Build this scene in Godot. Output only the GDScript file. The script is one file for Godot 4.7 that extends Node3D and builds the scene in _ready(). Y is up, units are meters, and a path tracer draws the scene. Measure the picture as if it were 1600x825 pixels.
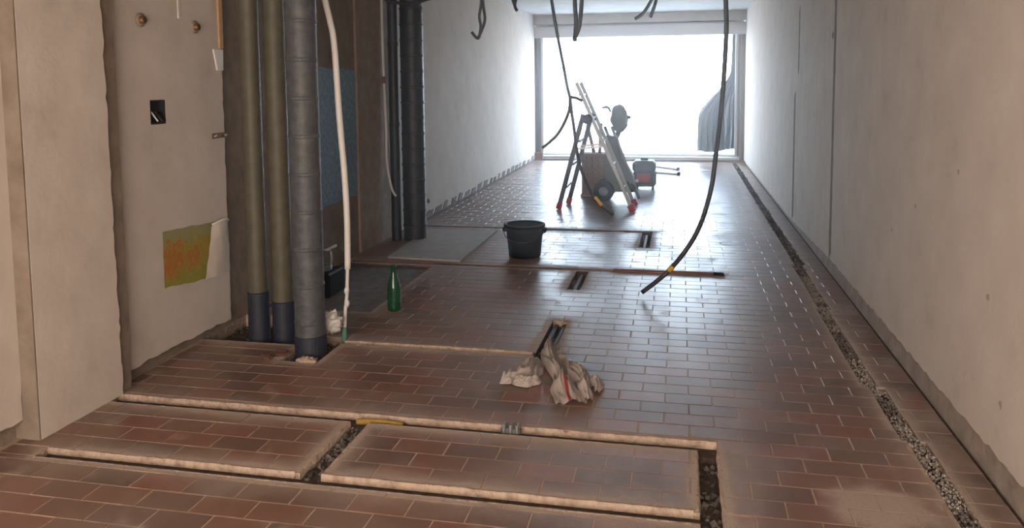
extends Node3D
# A long stripped-out room under renovation, seen towards a blown-out balcony opening.
# x to the right, y up, z towards the viewer; the camera stands at x = 0, z = 0.

const EYE := 1.38
const F := 1250.0
const CY := 237.74
const XL := -2.55            # bare left wall
const XR := 1.065            # bare right wall
const ZF := -13.9            # balcony opening
const ZB := 1.3              # wall behind the viewer
const TOP := 2.54
const TILE_X := 0.2
const TILE_Z := 0.108
const ROW0 := -2.966

var rng := RandomNumberGenerator.new()
var fine := FastNoiseLite.new()
var soft := FastNoiseLite.new()
var M := {}
var taken := {}
var cam: Camera3D
# floor cuts: x0, x1, z0, z1, depth
var cuts := [
	[-2.46, 0.145, -3.04, -2.966, 0.027],
	[-2.36, 0.072, -2.522, -2.458, 0.024],
	[-1.315, -1.235, -2.966, -2.522, 0.035],
	[0.072, 0.145, -2.966, -1.4, 0.05],
	[-1.76, -0.71, -3.925, -3.882, 0.035],
	[-0.715, -0.625, -4.5, -3.78, 0.045],
	[-2.5, 0.3, -5.8, -5.755, 0.035],
	[-0.735, -0.645, -5.72, -5.2, 0.045],
	[-2.45, -0.24, -7.36, -7.31, 0.035],
	[-0.335, -0.245, -7.31, -6.63, 0.045],
	[0.845, 0.915, -13.7, -6.2, 0.03],
	[0.825, 0.895, -6.2, -5.0, 0.024],
	[0.812, 0.88, -5.0, -3.75, 0.024],
	[0.838, 0.905, -3.75, -3.2, 0.024],
	[0.858, 0.925, -3.2, -1.2, 0.024],
	[1.046, 1.075, -13.8, 1.3, 0.012],
	[-2.55, -1.83, -5.7, -4.46, 0.012],
	[-2.55, -1.94, -4.28, -3.82, 0.07],
	[-1.97, -1.76, -3.98, -3.58, 0.05],
]


func _ready() -> void:
	rng.seed = 4711
	fine.seed = 7
	fine.frequency = 1.0
	fine.fractal_octaves = 3
	soft.seed = 17
	soft.frequency = 1.0
	soft.fractal_octaves = 1
	set_up_view()
	make_materials()
	build_floor()
	build_walls()
	build_opening()
	build_outside()
	build_pipes()
	build_left_wall_things()
	build_floor_things()
	build_ladder_group()
	build_cables()


# ------------------------------------------------------------------ camera, sky, light
func set_up_view() -> void:
	cam = Camera3D.new()
	cam.name = "camera"
	add_child(cam)
	cam.position = Vector3(0, EYE, 0)
	cam.basis = Basis(Vector3.UP, 0.20816) * Basis(Vector3.RIGHT, -0.087193) * Basis(Vector3.BACK, -0.009277)
	cam.set_frustum(0.05 * 825.0 / F, Vector2(0, -0.05 * (412.5 - CY) / F), 0.05, 300.0)
	cam.current = true
	var env := Environment.new()
	env.background_mode = Environment.BG_SKY
	var sm := ProceduralSkyMaterial.new()
	sm.sky_top_color = Color(0.80, 0.90, 1.0)
	sm.sky_horizon_color = Color(0.93, 0.97, 1.0)
	sm.ground_horizon_color = Color(0.9, 0.93, 0.95)
	sm.ground_bottom_color = Color(0.75, 0.75, 0.75)
	sm.sky_energy_multiplier = 1.0
	sm.energy_multiplier = 19.0
	sm.sun_angle_max = 0.0
	var sky := Sky.new()
	sky.sky_material = sm
	env.sky = sky
	env.volumetric_fog_enabled = true  # thin even haze, standing in for lens glare around the opening
	env.volumetric_fog_density = 0.013
	env.volumetric_fog_albedo = Color(0.95, 0.97, 1.0)
	env.volumetric_fog_anisotropy = 0.88
	env.tonemap_mode = Environment.TONE_MAPPER_LINEAR
	env.tonemap_exposure = 1.0
	env.sdfgi_enabled = true
	env.ssao_enabled = true
	env.ssil_enabled = true
	var we := WorldEnvironment.new()
	we.name = "environment"
	we.environment = env
	add_child(we)
	# unseen source behind the viewer, placed to light the near room
	var al := AreaLight3D.new()
	al.name = "unseen_rear_light"
	add_child(al)
	al.position = Vector3(-0.75, 1.12, ZB - 0.06)
	al.area_size = Vector2(2.9, 1.9)
	al.light_color = Color(1.0, 0.92, 0.85)
	al.light_energy = 22.0
	al.shadow_enabled = true


# ------------------------------------------------------------------ helpers
func numbered(called: String) -> String:
	if not taken.has(called):
		taken[called] = 0
		return called
	taken[called] += 1
	return "%s_%03d" % [called, taken[called]]


func begin(smooth := false) -> SurfaceTool:
	var st := SurfaceTool.new()
	st.begin(Mesh.PRIMITIVE_TRIANGLES)
	st.set_smooth_group(0 if smooth else -1)
	return st


func part(called: String, st: SurfaceTool, m: Material, parent: Node3D) -> MeshInstance3D:
	st.generate_normals()
	var o := MeshInstance3D.new()
	o.mesh = st.commit()
	o.name = called
	o.material_override = m
	parent.add_child(o, true)
	if parent.get_parent() == self and not parent is MeshInstance3D:
		o.position = -parent.position
	return o


func whole(called: String, st: SurfaceTool, m: Material, label: String, category: String, group := "") -> MeshInstance3D:
	st.generate_normals()
	var o := MeshInstance3D.new()
	o.mesh = st.commit()
	o.name = numbered(called)
	o.material_override = m
	add_child(o)
	tag(o, label, category, group)
	return o


func struct(called: String, st: SurfaceTool, m: Material, label: String, category: String) -> MeshInstance3D:
	var o := whole(called, st, m, label, category)
	o.set_meta("kind", "structure")
	return o


func tag(o: Node, label: String, category: String, group := "") -> void:
	o.set_meta("label", label)
	o.set_meta("category", category)
	if group:
		o.set_meta("group", group)


func thing(called: String, label: String, category: String, at: Vector3, group := "") -> Node3D:
	var o := Node3D.new()
	o.name = numbered(called)
	add_child(o)
	o.position = at
	tag(o, label, category, group)
	return o


func tri(st: SurfaceTool, a: Vector3, b: Vector3, c: Vector3, inside: Vector3) -> void:
	var n := (b - a).cross(c - a)
	if n.dot((a + b + c) / 3.0 - inside) > 0.0:
		st.add_vertex(a); st.add_vertex(c); st.add_vertex(b)
	else:
		st.add_vertex(a); st.add_vertex(b); st.add_vertex(c)


func quad(st: SurfaceTool, a: Vector3, b: Vector3, c: Vector3, d: Vector3, inside: Vector3) -> void:
	tri(st, a, b, c, inside)
	tri(st, a, c, d, inside)


func box(st: SurfaceTool, at: Vector3, size: Vector3, bevel := 0.0, turn := Basis()) -> void:
	var h := size / 2.0
	if bevel <= 0.0:
		for ax in 3:
			for s in [-1.0, 1.0]:
				var p := []
				for k in [[-1, -1], [1, -1], [1, 1], [-1, 1]]:
					var v := Vector3()
					v[ax] = s * h[ax]
					v[(ax + 1) % 3] = k[0] * h[(ax + 1) % 3]
					v[(ax + 2) % 3] = k[1] * h[(ax + 2) % 3]
					p.append(at + turn * v)
				quad(st, p[0], p[1], p[2], p[3], at)
		return
	bevel = minf(bevel, 0.49 * minf(size.x, minf(size.y, size.z)))
	var corner := func(ax: int, s: Vector3) -> Vector3:
		var v := Vector3()
		for k in 3:
			v[k] = s[k] * (h[k] - (0.0 if k == ax else bevel))
		return at + turn * v
	for ax in 3:
		var i := (ax + 1) % 3
		var j := (ax + 2) % 3
		for s in [-1.0, 1.0]:
			var p := []
			for k in [[-1, -1], [1, -1], [1, 1], [-1, 1]]:
				var v := Vector3()
				v[ax] = s
				v[i] = k[0]
				v[j] = k[1]
				p.append(corner.call(ax, v))
			quad(st, p[0], p[1], p[2], p[3], at)
			for t in [-1.0, 1.0]:
				var v0 := Vector3(); var v1 := Vector3()
				v0[ax] = -1; v1[ax] = 1
				v0[i] = s; v1[i] = s
				v0[j] = t; v1[j] = t
				quad(st, corner.call(i, v0), corner.call(i, v1), corner.call(j, v1), corner.call(j, v0), at)
	for sx in [-1.0, 1.0]:
		for sy in [-1.0, 1.0]:
			for sz in [-1.0, 1.0]:
				var v := Vector3(sx, sy, sz)
				tri(st, corner.call(0, v), corner.call(1, v), corner.call(2, v), at)


func span(st: SurfaceTool, a: Vector3, b: Vector3, bevel := 0.0) -> void:
	box(st, (a + b) / 2.0, (b - a).abs(), bevel)


func bar(st: SurfaceTool, a: Vector3, b: Vector3, w: float, d: float, bevel: float, side: Vector3) -> void:
	var y := (b - a).normalized()
	var z := side.cross(y).normalized() if absf(side.normalized().dot(y)) < 0.99 else Vector3.RIGHT.cross(y).normalized()
	var x := y.cross(z).normalized()
	box(st, (a + b) / 2.0, Vector3(w, a.distance_to(b), d), bevel, Basis(x, y, z))


func flow(pts: Array, steps := 6) -> PackedVector3Array:
	var out := PackedVector3Array()
	for i in pts.size() - 1:
		var p0: Vector3 = pts[maxi(i - 1, 0)]
		var p1: Vector3 = pts[i]
		var p2: Vector3 = pts[i + 1]
		var p3: Vector3 = pts[mini(i + 2, pts.size() - 1)]
		for k in steps:
			out.append(p1.cubic_interpolate(p2, p0, p3, float(k) / steps))
	out.append(pts[-1])
	return out


func tube(st: SurfaceTool, pts: PackedVector3Array, r, seg := 8) -> void:
	var rings := []
	var side := Vector3.RIGHT
	for i in pts.size():
		var t := (pts[mini(i + 1, pts.size() - 1)] - pts[maxi(i - 1, 0)]).normalized()
		if absf(side.dot(t)) > 0.95:
			side = Vector3.FORWARD if absf(t.z) < 0.9 else Vector3.UP
		side = (side - t * side.dot(t)).normalized()
		var up := t.cross(side)
		var rad: float = r[i] if r is Array else r
		var ring := PackedVector3Array()
		for k in seg:
			var a := TAU * k / seg
			ring.append(pts[i] + (side * cos(a) + up * sin(a)) * rad)
		rings.append(ring)
	for i in rings.size() - 1:
		for k in seg:
			var l := (k + 1) % seg
			quad(st, rings[i][k], rings[i][l], rings[i + 1][l], rings[i + 1][k], (pts[i] + pts[i + 1]) / 2.0)
	for k in range(1, seg - 1):
		tri(st, rings[0][0], rings[0][k], rings[0][k + 1], pts[1])
		tri(st, rings[-1][0], rings[-1][k], rings[-1][k + 1], pts[-2])


func lathe(st: SurfaceTool, prof: Array, seg: int, at: Vector3, tilt := Basis()) -> void:
	for i in prof.size() - 1:
		var a: Vector2 = prof[i]
		var b: Vector2 = prof[i + 1]
		for k in seg:
			var u := TAU * k / seg
			var v := TAU * (k + 1) / seg
			var p0 := at + tilt * Vector3(a.x * cos(u), a.y, a.x * sin(u))
			var p1 := at + tilt * Vector3(a.x * cos(v), a.y, a.x * sin(v))
			var q0 := at + tilt * Vector3(b.x * cos(u), b.y, b.x * sin(u))
			var q1 := at + tilt * Vector3(b.x * cos(v), b.y, b.x * sin(v))
			if a.x > 0.00001:
				st.add_vertex(p0); st.add_vertex(q0); st.add_vertex(p1)
			if b.x > 0.00001:
				st.add_vertex(p1); st.add_vertex(q0); st.add_vertex(q1)


# a polygon in (u, v) pushed along w
func sheet(st: SurfaceTool, poly: PackedVector2Array, o: Vector3, u: Vector3, v: Vector3, w: Vector3) -> void:
	var idx := Geometry2D.triangulate_polygon(poly)
	var c := Vector2()
	for p in poly:
		c += p / poly.size()
	var mid := o + u * c.x + v * c.y + w * 0.5
	for k in range(0, idx.size(), 3):
		var a := o + u * poly[idx[k]].x + v * poly[idx[k]].y
		var b := o + u * poly[idx[k + 1]].x + v * poly[idx[k + 1]].y
		var d := o + u * poly[idx[k + 2]].x + v * poly[idx[k + 2]].y
		tri(st, a, b, d, a + w * 0.5)
		tri(st, a + w, b + w, d + w, a + w * 0.5)
	for k in poly.size():
		var l := (k + 1) % poly.size()
		var a := o + u * poly[k].x + v * poly[k].y
		var b := o + u * poly[l].x + v * poly[l].y
		quad(st, a, b, b + w, a + w, mid)


# a line from a to b with a chipped edge
func ragged(a: Vector2, b: Vector2, step: float, amp: float, key: float) -> Array:
	var n := maxi(1, int(a.distance_to(b) / step))
	var side := (b - a).normalized().orthogonal()
	var out := []
	for k in n:
		var p := a.lerp(b, float(k) / n)
		if k > 0:
			p += side * amp * (fine.get_noise_2d(p.x * 9.0 + key, p.y * 9.0 - key) + 0.7 * fine.get_noise_2d(p.x * 41.0 + key, p.y * 41.0))
		out.append(p)
	return out


# a lump: a ball pushed about by noise
func lump(st: SurfaceTool, at: Vector3, size: Vector3, amp: float, key: float, rings := 10, seg := 14, freq := 2.2) -> void:
	var g := []
	for i in rings + 1:
		var row := []
		for k in seg:
			var th := PI * i / rings
			var ph := TAU * k / seg
			var d := Vector3(sin(th) * cos(ph), cos(th), sin(th) * sin(ph))
			var s := 1.0 + amp * fine.get_noise_3d(d.x * freq + key, d.y * freq, d.z * freq - key)
			row.append(at + d * size * s)
		g.append(row)
	for i in rings:
		for k in seg:
			var l := (k + 1) % seg
			quad(st, g[i][k], g[i][l], g[i + 1][l], g[i + 1][k], at)


func chip(st: SurfaceTool, at: Vector3, r: float) -> void:
	var turn := Basis.from_euler(Vector3(rng.randf() * TAU, rng.randf() * TAU, rng.randf() * TAU))
	var p := []
	for d in [Vector3.RIGHT, Vector3.LEFT, Vector3.UP, Vector3.DOWN, Vector3.BACK, Vector3.FORWARD]:
		p.append(at + turn * (d * r * rng.randf_range(0.55, 1.3)))
	for a in [0, 1]:
		for b in [2, 3]:
			for c in [4, 5]:
				tri(st, p[a], p[b], p[c], at)


# ------------------------------------------------------------------ materials
func mat(c: Color, rough := 0.8, metal := 0.0) -> StandardMaterial3D:
	var m := StandardMaterial3D.new()
	m.albedo_color = c
	m.roughness = rough
	m.metallic = metal
	return m


func noisy(cols: Array, freq: float, scale: float, rough: float, relief: float, key: int, stops: Array = []) -> StandardMaterial3D:
	var m := StandardMaterial3D.new()
	var n := FastNoiseLite.new()
	n.seed = key
	n.frequency = freq
	n.noise_type = FastNoiseLite.TYPE_SIMPLEX_SMOOTH
	n.fractal_octaves = 5
	n.fractal_gain = 0.6
	var t := NoiseTexture2D.new()
	t.width = 512
	t.height = 512
	t.seamless = true
	t.noise = n
	var g := Gradient.new()
	var at := PackedFloat32Array()
	var cs := PackedColorArray()
	for k in cols.size():
		at.append(stops[k] if stops else float(k) / (cols.size() - 1))
		cs.append(cols[k])
	g.offsets = at
	g.colors = cs
	t.color_ramp = g
	m.albedo_texture = t
	m.roughness = rough
	m.uv1_triplanar = true
	m.uv1_world_triplanar = true
	m.uv1_scale = Vector3.ONE * scale
	if relief > 0.0:
		var h := NoiseTexture2D.new()
		h.width = 512
		h.height = 512
		h.seamless = true
		var hn: FastNoiseLite = n.duplicate()
		hn.frequency = freq * 2.0
		h.noise = hn
		m.heightmap_enabled = true
		m.heightmap_scale = relief
		m.heightmap_texture = h
	return m


func make_materials() -> void:
	M.plaster = noisy([Color(0.69, 0.65, 0.61), Color(0.735, 0.695, 0.655), Color(0.75, 0.71, 0.67), Color(0.775, 0.74, 0.70)], 0.008, 0.55, 0.92, 0.25, 11, [0.0, 0.3, 0.6, 1.0])
	M.bare = noisy([Color(0.42, 0.37, 0.325), Color(0.48, 0.43, 0.38), Color(0.53, 0.48, 0.43)], 0.012, 0.8, 0.95, 0.5, 12)
	M.strip = noisy([Color(0.49, 0.44, 0.40), Color(0.56, 0.51, 0.465), Color(0.62, 0.57, 0.53)], 0.012, 0.9, 0.95, 0.5, 13)
	M.cement = noisy([Color(0.48, 0.41, 0.355), Color(0.66, 0.585, 0.52), Color(0.74, 0.67, 0.60)], 0.02, 1.6, 0.95, 0.6, 14)
	M.mortar = noisy([Color(0.56, 0.47, 0.41), Color(0.66, 0.57, 0.50), Color(0.72, 0.63, 0.56)], 0.02, 1.2, 0.9, 0.1, 15)
	M.screed = noisy([Color(0.30, 0.28, 0.26), Color(0.38, 0.355, 0.335), Color(0.45, 0.42, 0.40)], 0.015, 1.0, 0.9, 0.4, 16)
	M.shaded_dirt = noisy([Color(0.20, 0.155, 0.13), Color(0.28, 0.225, 0.19), Color(0.36, 0.30, 0.26)], 0.02, 2.0, 0.95, 0.5, 33)  # brown trench dirt, dark enough to carry the shade inside the cuts
	M.seam = noisy([Color(0.36, 0.33, 0.31), Color(0.46, 0.425, 0.40)], 0.02, 2.0, 0.95, 0.2, 34)
	M.spot = mat(Color(0.61, 0.565, 0.52), 0.95)
	M.ceiling = noisy([Color(0.68, 0.67, 0.66), Color(0.76, 0.75, 0.74)], 0.01, 0.6, 0.95, 0.2, 17)
	M.concrete = mat(Color(0.72, 0.72, 0.72), 0.9)
	M.rubble = mat(Color(1, 1, 1), 0.95)
	M.rubble.vertex_color_use_as_albedo = true
	M.black = mat(Color(0.03, 0.034, 0.042), 0.6)
	M.black.metallic_specular = 0.25
	M.cable = mat(Color(0.06, 0.065, 0.075), 0.5)
	M.white = mat(Color(0.80, 0.79, 0.77), 0.5)
	M.tape = mat(Color(0.80, 0.66, 0.12), 0.5)
	M.olive = noisy([Color(0.26, 0.25, 0.205), Color(0.34, 0.33, 0.27)], 0.015, 1.5, 0.6, 0.05, 18)
	M.blue_dark = noisy([Color(0.075, 0.09, 0.15), Color(0.14, 0.165, 0.235)], 0.02, 2.0, 0.6, 0.1, 19)
	M.grey_pipe = noisy([Color(0.19, 0.20, 0.215), Color(0.27, 0.28, 0.295), Color(0.34, 0.35, 0.36)], 0.02, 1.6, 0.55, 0.15, 20)
	M.navy_pipe = noisy([Color(0.06, 0.075, 0.10), Color(0.13, 0.155, 0.19)], 0.02, 1.6, 0.5, 0.1, 21)
	M.blue_sheet = noisy([Color(0.34, 0.44, 0.53), Color(0.42, 0.53, 0.62), Color(0.49, 0.60, 0.68), Color(0.72, 0.76, 0.79)], 0.03, 1.4, 0.7, 0.1, 22, [0.0, 0.45, 0.78, 1.0])
	M.board = noisy([Color(0.60, 0.59, 0.57), Color(0.68, 0.67, 0.655)], 0.01, 1.0, 0.6, 0.05, 23)
	M.cloth = mat(Color(1, 1, 1), 0.95)
	M.cloth.vertex_color_use_as_albedo = true
	M.film = mat(Color(0.78, 0.77, 0.75), 0.45)
	M.copper = mat(Color(0.50, 0.32, 0.27), 0.45, 0.2)
	M.iron = mat(Color(0.20, 0.17, 0.15), 0.6, 0.4)
	M.steel = mat(Color(0.62, 0.62, 0.62), 0.35, 0.8)
	M.brass = mat(Color(0.45, 0.33, 0.18), 0.5, 0.4)
	M.red = mat(Color(0.68, 0.10, 0.13), 0.5)
	M.alu = mat(Color(0.55, 0.57, 0.58), 0.4, 0.5)
	M.navy = mat(Color(0.07, 0.085, 0.125), 0.45)
	M.frame = mat(Color(0.48, 0.44, 0.42), 0.5)
	M.frame_dark = mat(Color(0.24, 0.20, 0.19), 0.5)
	M.frame_light = mat(Color(0.74, 0.73, 0.73), 0.5)
	M.wood = noisy([Color(0.46, 0.35, 0.31), Color(0.58, 0.46, 0.41)], 0.02, 2.5, 0.8, 0.1, 24)
	M.machine = mat(Color(0.33, 0.36, 0.35), 0.5)
	M.dark_green = mat(Color(0.17, 0.22, 0.21), 0.5)
	M.rubber = mat(Color(0.05, 0.05, 0.055), 0.8)
	M.curtain = mat(Color(0.36, 0.37, 0.38), 0.9)
	M.pale = mat(Color(0.82, 0.83, 0.84), 0.8)
	M.pane = mat(Color(0.8, 0.92, 0.95, 0.25), 0.05)
	M.pane.transparency = BaseMaterial3D.TRANSPARENCY_ALPHA
	M.unseen_lit_pane = mat(Color(0.9, 0.88, 0.85), 0.6)  # glowing pane of the unseen opening behind the viewer
	M.unseen_lit_pane.emission_enabled = true
	M.unseen_lit_pane.emission = Color(1.0, 0.92, 0.85)
	M.unseen_lit_pane.emission_energy_multiplier = 1.0
	M.bottle = mat(Color(0.01, 0.27, 0.17, 0.68), 0.08)
	M.bottle.transparency = BaseMaterial3D.TRANSPARENCY_ALPHA


# ------------------------------------------------------------------ floor
func cut_depth(x: float, z: float) -> float:
	var d := 0.0
	for c in cuts:
		if x > c[0] and x < c[1] and z > c[2] and z < c[3]:
			d = maxf(d, c[4])
	return d


func less(r: Rect2, h: Rect2) -> Array:
	if not r.intersects(h):
		return [r]
	var out := []
	var i := r.intersection(h)
	if i.position.y > r.position.y:
		out.append(Rect2(r.position, Vector2(r.size.x, i.position.y - r.position.y)))
	if i.end.y < r.end.y:
		out.append(Rect2(Vector2(r.position.x, i.end.y), Vector2(r.size.x, r.end.y - i.end.y)))
	if i.position.x > r.position.x:
		out.append(Rect2(Vector2(r.position.x, i.position.y), Vector2(i.position.x - r.position.x, i.size.y)))
	if i.end.x < r.end.x:
		out.append(Rect2(Vector2(i.end.x, i.position.y), Vector2(r.end.x - i.end.x, i.size.y)))
	return out


func project(p: Vector3) -> Vector2:
	var q := cam.basis.inverse() * (p - cam.position)
	if q.z > -0.1:
		return Vector2(-9999, -9999)
	return Vector2(800 + F * q.x / -q.z, CY - F * q.y / -q.z)


func tile_shape(st: SurfaceTool, r: Rect2, lift: float, put := Transform3D()) -> void:
	var b := minf(0.0016, 0.3 * minf(r.size.x, r.size.y))
	var lo := -0.01
	var hi := lift
	var a := [Vector3(r.position.x, 0, r.position.y), Vector3(r.end.x, 0, r.position.y), Vector3(r.end.x, 0, r.end.y), Vector3(r.position.x, 0, r.end.y)]
	var s := [Vector3(b, 0, b), Vector3(-b, 0, b), Vector3(-b, 0, -b), Vector3(b, 0, -b)]
	var inside := put * Vector3(r.get_center().x, lo, r.get_center().y)
	var top := []
	for k in 4:
		top.append(put * (a[k] + s[k] + Vector3.UP * hi))
	quad(st, top[0], top[1], top[2], top[3], inside)
	for k in 4:
		var l := (k + 1) % 4
		var e0: Vector3 = put * (a[k] + Vector3.UP * (hi - b * 0.7))
		var e1: Vector3 = put * (a[l] + Vector3.UP * (hi - b * 0.7))
		quad(st, top[k], top[l], e1, e0, inside)
		quad(st, e0, e1, put * (a[l] + Vector3.UP * lo), put * (a[k] + Vector3.UP * lo), inside)


# colour and roughness of the tile field: tone of each fired tile, mottling, saw dust along the cuts
func tile_material(z0: float, z1: float, w: int, h: int) -> StandardMaterial3D:
	var x0 := -2.6
	var x1 := 1.12
	var dw := w / 4
	var dh := h / 4
	var dust := PackedByteArray()
	dust.resize(dw * dh)
	for j in dh:
		var z := lerpf(z0, z1, (j + 0.5) / dh)
		for i in dw:
			var x := lerpf(x0, x1, (i + 0.5) / dw)
			var d := 9.0
			for c in cuts:
				if c[0] < 1.0 and z > c[2] - 0.3 and z < c[3] + 0.3 and x > c[0] - 0.3 and x < c[1] + 0.3:
					var dx := maxf(maxf(c[0] - x, x - c[1]), 0.0)
					var dz := maxf(maxf(c[2] - z, z - c[3]), 0.0)
					d = minf(d, sqrt(dx * dx + dz * dz) * (1.0 if c[0] < 0.5 else 1.6))
			var n := fine.get_noise_2d(x * 3.1, z * 3.1) * 0.5 + fine.get_noise_2d(x * 11.0, z * 11.0) * 0.35
			var v := 0.0
			if d < 0.3:
				v = 0.85 * smoothstep(0.045 + 0.05 * n, 0.005, d) + 0.35 * smoothstep(0.16, 0.0, d + 0.12 * n)
			# box of floor between the front cuts got most of the dust
			if x > -2.3 and x < 0.07 and z > -2.975 and z < -2.5:
				v += 0.30 * smoothstep(0.12, 0.02, minf(minf(z + 2.972, -2.515 - z), absf(x + 1.27)) + 0.05 * n)
			# swept-up dust by the right wall
			var s := Vector2((x - 0.62) / 0.16, (z + 2.66) / 0.17).length()
			v += 1.1 * smoothstep(1.2, 0.5, s + 0.9 * n)
			var low := soft.get_noise_2d(x * 1.7 + 3.0, z * 1.5) + 0.35 * fine.get_noise_2d(x * 6.0, z * 6.0)
			v += 0.15 * smoothstep(-0.15, 0.55, low)
			v += 0.5 * smoothstep(0.1, 0.6, n + (0.22 if x > 0.8 else 0.0) + (0.12 if x < -2.2 else 0.0))
			dust[j * dw + i] = int(clampf(v, 0.0, 1.0) * 255.0)
	var di := Image.create_from_data(dw, dh, false, Image.FORMAT_L8, dust)
	di.resize(w, h, Image.INTERPOLATE_BILINEAR)
	dust = di.get_data()
	var gn := FastNoiseLite.new()
	gn.seed = 31
	gn.frequency = 0.035
	gn.fractal_octaves = 4
	var grain := gn.get_image(w, h).get_data()
	gn.seed = 32
	gn.frequency = 0.3
	var speck := gn.get_image(w, h).get_data()
	var tones := [Vector3(0.145, 0.082, 0.060), Vector3(0.170, 0.094, 0.068), Vector3(0.130, 0.079, 0.061), Vector3(0.190, 0.099, 0.070), Vector3(0.150, 0.090, 0.071), Vector3(0.200, 0.090, 0.066)]
	var pick := PackedInt32Array()
	var rr := RandomNumberGenerator.new()
	rr.seed = 99
	for k in 4096:
		pick.append(rr.randi() % 7)
	var srgb := PackedByteArray()
	for k in 1025:
		srgb.append(int(255.0 * pow(k / 1024.0, 1.0 / 2.2)))
	var col := PackedByteArray()
	col.resize(w * h * 3)
	var rough := PackedByteArray()
	rough.resize(w * h)
	var at := 0
	for j in h:
		var z := lerpf(z0, z1, (j + 0.5) / h)
		var row := int(floor((z - ROW0) / TILE_Z))
		var shift := 0.244 if posmod(row, 2) == 0 else 0.344
		var key := posmod(row * 37, 4096)
		for i in w:
			var x := x0 + (x1 - x0) * (i + 0.5) / w
			var k := pick[(key + int(floor((x - shift) / TILE_X)) + 64) & 4095]
			var t: Vector3 = tones[k if k < 6 else 1]
			var g := grain[at] / 255.0
			var s := speck[at] / 255.0
			var d := clampf(dust[at] / 255.0 * (0.55 + 0.9 * s), 0.0, 1.0)
			var m := 0.95 + 0.10 * g + 0.10 * (s - 0.5)
			var c := (t * m).lerp(Vector3(0.42, 0.345, 0.285), 0.82 * d)
			col[at * 3] = srgb[int(c.x * 1024.0)]
			col[at * 3 + 1] = srgb[int(c.y * 1024.0)]
			col[at * 3 + 2] = srgb[int(c.z * 1024.0)]
			rough[at] = int(255.0 * clampf(0.31 + 0.03 * (g - 0.5) + 0.48 * d, 0.16, 0.95))
			at += 1
	var m := StandardMaterial3D.new()
	m.albedo_texture = ImageTexture.create_from_image(Image.create_from_data(w, h, false, Image.FORMAT_RGB8, col))
	m.roughness = 1.0
	m.roughness_texture = ImageTexture.create_from_image(Image.create_from_data(w, h, false, Image.FORMAT_L8, rough))
	m.uv1_triplanar = true
	m.uv1_world_triplanar = true
	m.uv1_scale = Vector3(1.0 / (x1 - x0), 1.0, 1.0 / (z1 - z0))
	m.uv1_offset = Vector3(-x0 / (x1 - x0), 0, -z0 / (z1 - z0))
	return m


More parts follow.
